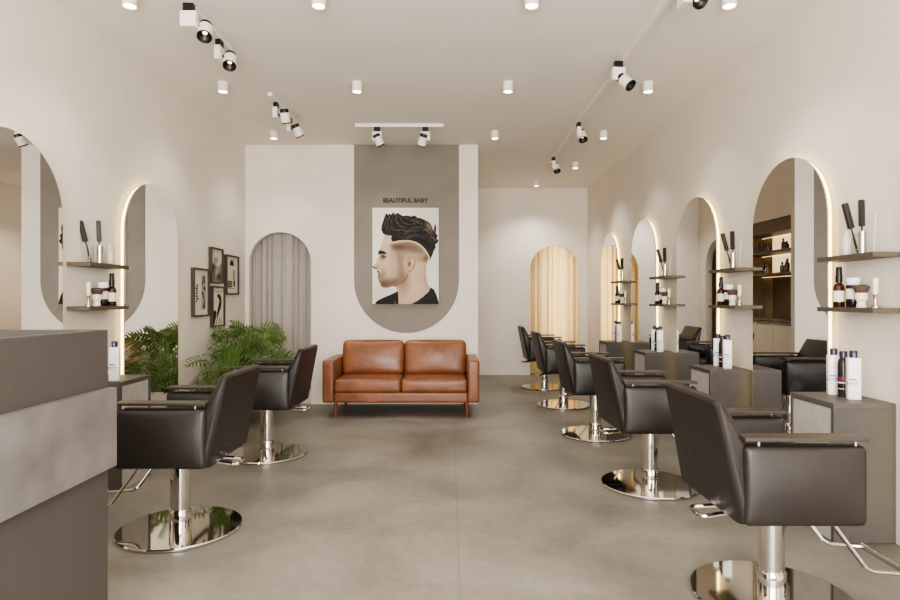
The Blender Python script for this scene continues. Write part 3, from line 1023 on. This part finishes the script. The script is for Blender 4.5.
    strands = [([(104, 130), (100, 160), (108, 200)], 5), ([(122, 128), (112, 165), (122, 210)], 4), ([(142, 122), (128, 160), (140, 200)], 4), ([(160, 124), (150, 150), (170, 180), (200, 186)], 8), ([(170, 130), (182, 160), (215, 172), (250, 168)], 6), ([(200, 140), (230, 150), (262, 165)], 6), ([(150, 200), (180, 196), (220, 205), (262, 200)], 5), ([(190, 220), (230, 190), (270, 182), (310, 205)], 6), ([(210, 236), (250, 222), (290, 236)], 5), ([(160, 232), (190, 238), (220, 232)], 4), ([(255, 150), (290, 175), (320, 215), (338, 245)], 6), ([(230, 142), (260, 160), (290, 190)], 3), ([(295, 160), (318, 185), (330, 215)], 8), ([(280, 240), (310, 238), (330, 240)], 3), ([(345, 185), (340, 215), (330, 235)], 3), ([(336, 232), (345, 245), (340, 258)], 4)]
    for p, w in strands:
        A.line(p, w * .25, (176, 158, 140), w * 1.2, .75, K2)
    for k in range(240):
        x = r.uniform(85, 340); y = r.uniform(115, 262)
        L = r.uniform(15, 38); a = r.uniform(-.5, .7) + (1.3 if x < 140 else 0)
        A.line([(x, y), (x + L * .5 * math.cos(a), y + L * .5 * math.sin(a) - 3), (x + L * math.cos(a + .3), y + L * math.sin(a + .3))], 1.2, r.choice([(22, 17, 15), (22, 17, 15), (160, 142, 124), (110, 94, 82)]), 2.0, .6, K2)
    A.blob(315, 180, 16, 26, (176, 158, 142), .55, -.4, K2)
    A.blob(300, 265, 40, 16, (22, 17, 15), .8, .4, K2)
    A.blob(150, 238, 40, 9, (30, 23, 20), .7, 0, K2)
    # shaved line
    A.line([(131, 262), (165, 255), (205, 251), (240, 257), (268, 270), (292, 292), (308, 316), (318, 338)], 6, (232, 210, 188), 3, .95)
    # shirt
    A.poly([(48, 562), (58, 546), (84, 532), (118, 518), (150, 503), (162, 498), (164, 530), (165, 562)], (24, 21, 20), 3)
    A.poly([(226, 562), (256, 546), (286, 524), (312, 500), (322, 480), (338, 488), (352, 518), (360, 545), (364, 562)], (24, 21, 20), 3)
    A.line([(324, 484), (336, 510), (330, 560)], 2, (60, 54, 50), 4, .6)
    A.line([(146, 545), (150, 562)], 3, (190, 180, 170), 2, .8)
    return A

YP = YB - .004
pt = thing('portrait_poster', 'unframed poster of a dark-haired man in profile on the grey arch', 'poster', (-.51, YP, 1.154))
obj('canvas', lb(-.38, .38, -.03, 0, 0, 1.104), M_whiteplas, pt)
pa = portrait().mesh('print', .76, 1.104, pt, (0, -.0312, 0), (0, 0, 0))
sign = text_bm('BEAUTIFUL BABY', .077, M_letter, 'wall_lettering', None, (-.515, YP - .004, 2.345), (PI / 2, 0, 0), bold=.0036)
sign.data.transform(Matrix.Diagonal((1, 1, 8, 1)))
tag(sign, 'dark capital letters reading BEAUTIFUL BABY above the poster', 'sign')
bb = [v.co.x for v in sign.data.vertices]
sc_ = .52 / (max(bb) - min(bb))
sign.scale = (sc_, sc_, 1)

def art1():
    A = Art(0, 34, 0, 45, 70, 92, (226, 219, 208))
    r = random.Random(2)
    for k in range(7):
        x = 5 + r.uniform(0, 2); y = 15 + k * 2.6
        A.poly([(x, y), (x + r.uniform(2, 6), y), (x + r.uniform(2, 6), y + 1.8), (x, y + 1.8)], (60, 54, 50), .5)
    A.poly([(19, 5), (29, 5), (29, 40), (19, 40)], (120, 112, 104), 1, .5)
    for k in range(16):
        x = r.uniform(19, 26); y = r.uniform(5, 38)
        A.poly([(x, y), (x + r.uniform(2, 4), y), (x + r.uniform(2, 4), y + 3), (x, y + 3)], r.choice([(40, 36, 34), (90, 82, 76), (200, 192, 182)]), .6)
    return A
def art2():
    A = Art(0, 30, 0, 36, 64, 76, (222, 216, 206))
    A.poly([(0, 22), (10, 16), (20, 20), (30, 14), (30, 36), (0, 36)], (120, 114, 106), 4, .8)
    A.blob(6, 20, 4, 4, (40, 36, 34), .9); A.blob(14, 12, 5, 3, (130, 122, 114), .8); A.blob(16, 26, 9, 5, (210, 204, 194), .9, -.5)
    A.blob(22, 30, 6, 4, (70, 64, 60), .8); A.blob(9, 28, 3, 6, (90, 84, 78), .7); A.line([(8, 6), (12, 16)], 2, (150, 142, 132), 3, .7)
    return A
def art3():
    A = Art(0, 36, 0, 42, 72, 84, (224, 217, 206))
    pts = [(18 + 6.5 * math.cos(PI + PI * k / 16), 10 + 6.5 * math.sin(PI + PI * k / 16)) for k in range(17)]
    A.poly(pts, (26, 23, 22), .6)
    A.poly([(22, 15), (27, 15), (27, 26), (22, 26)], (150, 143, 134), .6); A.poly([(23, 27), (28, 27), (28, 34), (23, 34)], (34, 30, 28), .6)
    for k in range(3):
        A.poly([(5, 28 + k * 2.6), (19, 28 + k * 2.6), (19, 30 + k * 2.6), (5, 30 + k * 2.6)], (70, 64, 60), .8, .85)
    A.poly([(6, 36), (28, 36), (28, 36.8), (6, 36.8)], (140, 132, 124), .6)
    return A
def art4():
    A = Art(0, 31, 0, 41, 66, 86, (230, 223, 212))
    A.poly([(13, 9), (18, 6), (24, 9), (26, 15), (24, 22), (19, 27), (16, 31), (12, 33), (14, 26), (17, 20), (20, 14), (17, 11)], (22, 19, 18), .8)
    A.poly([(3, 27), (8, 24), (12, 27), (10, 33), (6, 40), (3, 41)], (26, 23, 22), .8)
    A.line([(10, 41), (15, 33)], 1.2, (30, 27, 25), .8); A.line([(18, 41), (21, 33)], 1.2, (30, 27, 25), .8); A.line([(24, 41), (25, 35)], 1.2, (30, 27, 25), .8)
    A.line([(4, 4), (27, 4)], .8, (160, 152, 144), .8)
    return A
# (Y near edge, width, z bottom, height)
FR = [(5.46, .35, 1.045, .452, art1, 'dark picture frame with columns of small lettering, nearest of four'),
      (5.86, .31, 1.366, .355, art2, 'dark picture frame with a grey photograph, highest in the cluster of four'),
      (6.26, .365, 1.257, .42, art3, 'dark picture frame with a black half-circle, closest to the curtained arch'),
      (5.89, .325, .93, .408, art4, 'dark picture frame with a black curved figure, lowest, just above the plants')]
for (y, w, z, h, fn, lab) in FR:
    t = thing('picture_frame', lab, 'picture', (XL, y + w / 2, z), PI / 2, 'framed black and white prints')
    # local: face toward -Y local -> +X world
    b = newbm(); fw = .016
    box(b, -w / 2, -w / 2 + fw, -.035, -.001, 0, h); box(b, w / 2 - fw, w / 2, -.035, -.001, 0, h)
    box(b, -w / 2 + fw, w / 2 - fw, -.035, -.001, 0, fw); box(b, -w / 2 + fw, w / 2 - fw, -.035, -.001, h - fw, h)
    obj('frame', b, M_frame, t)
    obj('backing_board', lb(-w / 2 + fw, w / 2 - fw, -.015, -.003, fw, h - fw), M_label, t)
    fn().mesh('print', w - 2 * fw, h - 2 * fw, t, (0, -.018, fw), (0, 0, 0))

# ------------------------------------------------------------------ planter and plants
pl = thing('planter_box', 'low white planter trough on wooden legs holding the green plants', 'planter', (-2.06, 5.82, 0))
b = newbm()
box(b, -.2, -.18, -.42, .42, .15, .37); box(b, .18, .2, -.42, .42, .15, .37); box(b, -.18, .18, -.42, -.4, .15, .37); box(b, -.18, .18, .4, .42, .15, .37); box(b, -.18, .18, -.4, .4, .15, .17)
obj('trough', b, M_planter, pl)
b = newbm(); box(b, -.178, .178, -.398, .398, .17, .35); obj('soil', b, M_soil, pl)
for x in (-.17, .18):
    for y in (-.37, .37):
        b = newbm(); box(b, x - .012, x + .012, y - .018, y + .018, .001, .15); obj('leg', b, M_sofaleg, pl)

def leaf_blade(bm, base, direc, up, L, Wd, droop, rnd):
    """a deeply lobed philodendron blade"""
    d = direc.normalized()
    side = d.cross(up).normalized()
    nrm = side.cross(d).normalized()
    def mid(t):
        return base + d * (L * t) - Vector((0, 0, 1)) * (droop * L * t * t)
    N = 7
    prev = None
    # midrib strip
    for k in range(13):
        t = k / 12
        w = .011 * (1 - .85 * t) + .002
        p = mid(t)
        pr = (bm.verts.new(p - side * w), bm.verts.new(p + side * w))
        if prev:
            bm.faces.new([prev[0], prev[1], pr[1], pr[0]])
        prev = pr
    for s in (-1, 1):
        for k in range(N):
            t = .03 + .93 * (k / (N - 1)) ** .95
            lw = Wd * math.sin(PI * (.2 + .72 * t)) ** .8 * rnd.uniform(.85, 1.1)
            sweep = .25 + .75 * t
            ldir = (side * s * (1 - .45 * sweep) + d * sweep * .8 + nrm * .18).normalized()
            if k == 0:
                ldir = (side * s - d * .45 + nrm * .1).normalized()
            p0 = mid(t)
            wv = d.cross(nrm).normalized()
            perp = ldir.cross(nrm).normalized()
            ws = [.007, .0105, .0115, .0085, .0012]
            pv = None
            for q in range(5):
                u = q / 4
                c = p0 + ldir * lw * u + d * (.12 * lw * u * u) - Vector((0, 0, 1)) * (.28 * lw * u * u)
                w_ = ws[q] * (L / .3)
                pr = (bm.verts.new(c - perp * w_), bm.verts.new(c + perp * w_))
                if pv:
                    bm.faces.new([pv[0], pv[1], pr[1], pr[0]])
                pv = pr
def plant(x, y, z, seed, label, n, reach, hgt, ylo=-9, yhi=9):
    rnd = random.Random(seed)
    t = thing('philodendron_plant', label, 'plant', (x, y, z), 0, 'split-leaf plants in the white planter')
    bl, bs = newbm(), newbm()
    for k in range(n):
        az = 2.39996 * k + rnd.uniform(-.3, .3)
        frac = (k + .5) / n
        R = reach * (.18 + .82 * frac ** .8) * rnd.uniform(.75, 1.05)
        Z = hgt * (1.0 - .85 * frac ** 1.3) + rnd.uniform(-.05, .05)
        ox, oy = math.cos(az) * R * .8, math.sin(az) * R
        lim = XL + .14 - x
        if ox < lim: ox = lim + rnd.uniform(0, .06)
        oy = max(ylo - y, min(yhi - y, oy))
        tip = Vector((ox, oy, max(.06, Z)))
        pts = [Vector((math.cos(az) * .02, math.sin(az) * .02, -.02)), Vector((ox * .2, oy * .2, Z * .5)), Vector((ox * .6, oy * .6, Z * .95)), tip]
        cur = []
        for i in range(9):
            u = i / 8
            cur.append(pts[0] * (1 - u) ** 3 + pts[1] * 3 * u * (1 - u) ** 2 + pts[2] * 3 * u * u * (1 - u) + pts[3] * u ** 3)
        tube(bs, cur, .005, 6, radii=[.0065 - .003 * i / 8 for i in range(9)])
        out = Vector((math.cos(az), math.sin(az), 0))
        pitch = rnd.uniform(.2, 1.0) - 1.1 * frac
        dv = Vector((out.x * .8 + rnd.uniform(-.3, .3), out.y * .8 + rnd.uniform(-.3, .3), pitch))
        if x + ox + dv.x * .28 < XL + .06:
            dv.x = abs(dv.x) * .3 + .05
            dv.y *= 1.2
        # the blade faces up and outward, so its lobes show from the side
        up = Vector((out.x * .6 + rnd.uniform(-.4, .7), out.y * .4 + rnd.uniform(-1.0, .2), rnd.uniform(.2, .8)))
        leaf_blade(bl, tip, dv, up, rnd.uniform(.17, .27), rnd.uniform(.085, .125), rnd.uniform(.1, .45), rnd)
    for v in bl.verts:
        if v.co.x + x < XL + .012: v.co.x = XL + .012 - x + .001
    f = obj('foliage', bl, M_leaf, t, smooth=True, angle=80)
    obj('stems', bs, M_stem, t, smooth=True, angle=80)
plant(-2.04, 5.54, .35, 21, 'split-leaf philodendron at the near end of the white planter', 62, .5, .50)
plant(-2.02, 6.04, .35, 23, 'split-leaf philodendron at the far end of the planter, beside the curtained arch', 62, .44, .52)

# ------------------------------------------------------------------ ceiling lights
LIGHTS = []
def add_spot(name, loc, target, power, size, blend, rad, color):
    L = bpy.data.lights.new(name, 'SPOT')
    L.energy = power; L.spot_size = math.radians(size); L.spot_blend = blend; L.shadow_soft_size = rad; L.color = color
    o = bpy.data.objects.new(name, L)
    COL.objects.link(o)
    o.location = loc
    o.rotation_euler = (Vector(target) - Vector(loc)).to_track_quat('-Z', 'Y').to_euler()
    return o
WARM = (1.0, .94, .87)
def make_down(label):
    t = thing('ceiling_downlight', label, 'lamp', group='white cylinder downlights on the ceiling')
    obj('housing', lathed([(.042, 0), (.042, -.073), (.037, -.078), (.035, -.068)], 28), M_white, t, smooth=True)
    obj('lamp_lens', lathed([(0, -.0695), (.0345, -.0695)], 28), M_lamp, t)
    return t
cols = [-1.869, -.766, .477, 1.63]
rows = [2.05, 3.5, 4.94, 6.37, 7.8]  # first row: unseen lamps added for light, without fixtures
rown = ['', 'front row at photo top', 'second row', 'third row', 'back row']
coln = ['outermost toward counter', 'inner toward counter', 'inner toward five-mirror wall', 'outermost toward five-mirror wall']
dl0 = None
for ri, y in enumerate(rows):
    for ci, x in enumerate(cols):
        if y > YB - .3 and ci < 3:
            continue
        if ri >= 1:
            lab = 'white cylinder ceiling downlight %s, %s' % (rown[ri], coln[ci])
            if dl0 is None:
                dl0 = make_down(lab); dl0.location = (x, y, H)
            else:
                dup(dl0, (x, y, H), 0, lab)
        add_spot('downlight_lamp', (x, y, H - .09), (x, y, 0), 24 if y < 7 else 55, 110, .9, .03, WARM)
dup(dl0, (1.3, 9.03, H), 0, 'white cylinder ceiling downlight farthest back, over the glowing curtain')
add_spot('downlight_lamp', (1.3, 9.03, H - .11), (1.3, 9.03, 0), 80, 125, .9, .03, (1.0, .95, .9))

def track(label, x0, y0, x1, y1):
    t = thing('lighting_track', label, 'lighting track', ((x0 + x1) / 2, (y0 + y1) / 2, H), 0, 'white lighting tracks on the ceiling')
    dx, dy = abs(x1 - x0) / 2, abs(y1 - y0) / 2
    if dx > dy:
        obj('rail', lb(-dx, dx, -.018, .018, -.034, -.0005, .002), M_white, t)
        obj('end_cap', lb(-dx - .006, -dx, -.019, .019, -.035, -.0005), M_white, t); obj('end_cap', lb(dx, dx + .006, -.019, .019, -.035, -.0005), M_white, t)
    else:
        obj('rail', lb(-.018, .018, -dy, dy, -.034, -.0005, .002), M_white, t)
        obj('end_cap', lb(-.019, .019, -dy - .006, -dy, -.035, -.0005), M_white, t); obj('end_cap', lb(-.019, .019, dy, dy + .006, -.035, -.0005), M_white, t)
track('long white lighting track above the row of five chairs', 1.285, 1.9, 1.285, 7.7)
track('white lighting track over the counter side, cut by the photo top', -1.56, 2.2, -1.56, 4.25)
track('short white lighting track above the two counter-side chairs, farther back', -1.55, 5.17, -1.55, 6.0)
track('short white lighting track across the ceiling before the grey band', -.956, 6.1, -.07, 6.1)

def spotlight(label, loc, aim, boxdir=0.0, side=(0.06, 0.02)):
    """track head: adapter clip, driver box, pivot and a tilted cylinder head. loc = track point (ceiling z)"""
    t = thing('track_spotlight', label, 'spotlight', loc, 0, 'white spotlights hanging from the tracks')
    Rz = Matrix.Rotation(boxdir, 4, 'Z')
    def tb(*a):
        b = newbm(); box(b, *a); bmesh.ops.transform(b, matrix=Rz, verts=b.verts); return b
    obj('adapter', tb(-.03, .03, -.018, .018, -.08, -.034), M_black, t)
    obj('driver_box', tb(-.048, .048, -.02, .02, -.172, -.08, .003), M_white, t)
    hp = Vector((side[0], side[1], side[2] if len(side) > 2 else -.16))
    d = Vector(aim).normalized()
    q = d.to_track_quat('Z', 'Y').to_matrix().to_4x4()
    Mh = Matrix.Translation(hp) @ q
    b = newbm(); tube(b, [(0, 0, -.13), hp], .012, 8); obj('pivot', b, M_black, t, smooth=True)
    b = newbm(); lathe(b, [(0, -.04), (.040, -.04), (.043, -.036), (.043, .052), (.0405, .052), (.039, .03)], 28, M=Mh, caps=False); h = obj('lamp_head', b, M_white, t, smooth=True)
    b = newbm(); lathe(b, [(.0433, .044), (.0433, .054), (.040, .055), (.038, .03), (.018, .012)], 28, M=Mh, caps=False); obj('black_baffle', b, M_black, h, smooth=True)
    b = newbm(); lathe(b, [(0, .0125), (.0125, .0125)], 20, M=Mh); obj('lens', b, M_lamp2, h)
    b = newbm(); lathe(b, [(0, -.07), (.034, -.07), (.037, -.064), (.037, -.04)], 20, M=Mh); obj('rear_cap', b, M_black, h, smooth=True)
    p = Vector(loc) + hp + d * .08
    add_spot('spot_lamp', p, p + d, 22, 60, .8, .03, WARM)
    return t
X1 = 1.285
HP = PI / 2
spotlight('white track spotlight above the front chair, only its black end visible', (X1, 3.3, H), (.2, -.7, -.65), HP, (.055, -.03, -.145))
spotlight('large white track spotlight tilted toward the five-mirror wall', (X1 - .045, 4.42, H), (.5, -.5, -.7), .1, (.05, -.03, -.195))
spotlight('white track spotlight, third along the long ceiling track', (X1 - .01, 5.95, H), (.1, -.5, -.85), HP, (.04, .02))
spotlight('white track spotlight at the far end of the long ceiling track', (X1 - .01, 7.4, H), (.1, -.5, -.85), HP, (.04, .02))
X2 = -1.56
spotlight('white track spotlight with a square driver box, front of the counter-side pair', (X2 + .012, 3.56, H), (.12, -.5, -.85), 0, (.07, .06, -.17))
spotlight('white track spotlight next to the square-box one on the counter-side track', (X2, 4.06, H), (.12, -.5, -.85), HP, (.063, .02, -.165))
spotlight('white track spotlight on the short counter-side track, front one', (X2 + .01, 5.35, H), (.05, .35, -.9), HP, (.08, .0))
spotlight('white track spotlight on the short counter-side track, rear one', (X2 + .01, 5.8, H), (.35, .35, -.8), HP, (.08, .0))
spotlight('white spotlight over the sofa, one nearer the curtained arch', (-.74, 6.1, H), (.4, .2, -.85), 0, (.02, -.03, -.18))
spotlight('white spotlight over the sofa, one nearer the projecting wall corner', (-.25, 6.1, H), (-.25, .35, -.85), 0, (-.03, -.03, -.18))

# light behind the far curtain
L = bpy.data.lights.new('curtain_lamp', 'AREA'); L.energy = 9; L.size = .1; L.size_y = 1.7; L.shape = 'RECTANGLE'; L.color = (1.0, .86, .55)
lo = bpy.data.objects.new('curtain_lamp', L); COL.objects.link(lo); lo.location = (1.76, YF + .4, 1.35); lo.rotation_euler = (PI / 2, 0, PI)
lo.rotation_euler = Vector((0, -1, 0)).to_track_quat('-Z', 'Y').to_euler()

# unseen area lamp added outside the street front, fills the room like daylight
L = bpy.data.lights.new('daylight_fill', 'AREA'); L.energy = 480; L.shape = 'RECTANGLE'; L.size = 2.8; L.size_y = 2.3; L.color = (1.0, .96, .92)
lo = bpy.data.objects.new('daylight_fill', L); COL.objects.link(lo); lo.location = (0, Y0 - .1, 1.4)
lo.rotation_euler = Vector((0, 1, 0)).to_track_quat('-Z', 'Y').to_euler()
w = bpy.data.worlds.new('World'); scene.world = w; w.use_nodes = True
bg = w.node_tree.nodes['Background']
bg.inputs['Color'].default_value = (*lin((236, 230, 222)), 1)
bg.inputs['Strength'].default_value = 1.0

# ------------------------------------------------------------------ camera and colour
cam = bpy.data.cameras.new('camera')
cam.sensor_width = 36; cam.lens = 24; cam.clip_start = .02
co = bpy.data.objects.new('camera', cam)
COL.objects.link(co)
co.location = (0, 0, 1.2); co.rotation_euler = (PI / 2, 0, 0)
scene.camera = co
scene.view_settings.view_transform = 'AgX'
scene.view_settings.look = 'AgX - Medium High Contrast'
scene.view_settings.exposure = 0.0
scene.view_settings.gamma = 1.0
scene.cycles.use_denoising = True
scene.cycles.max_bounces = 10
scene.cycles.diffuse_bounces = 8
scene.cycles.glossy_bounces = 6
scene.cycles.transmission_bounces = 8
scene.cycles.sample_clamp_indirect = 6
scene.cycles.caustics_reflective = False
scene.cycles.caustics_refractive = False
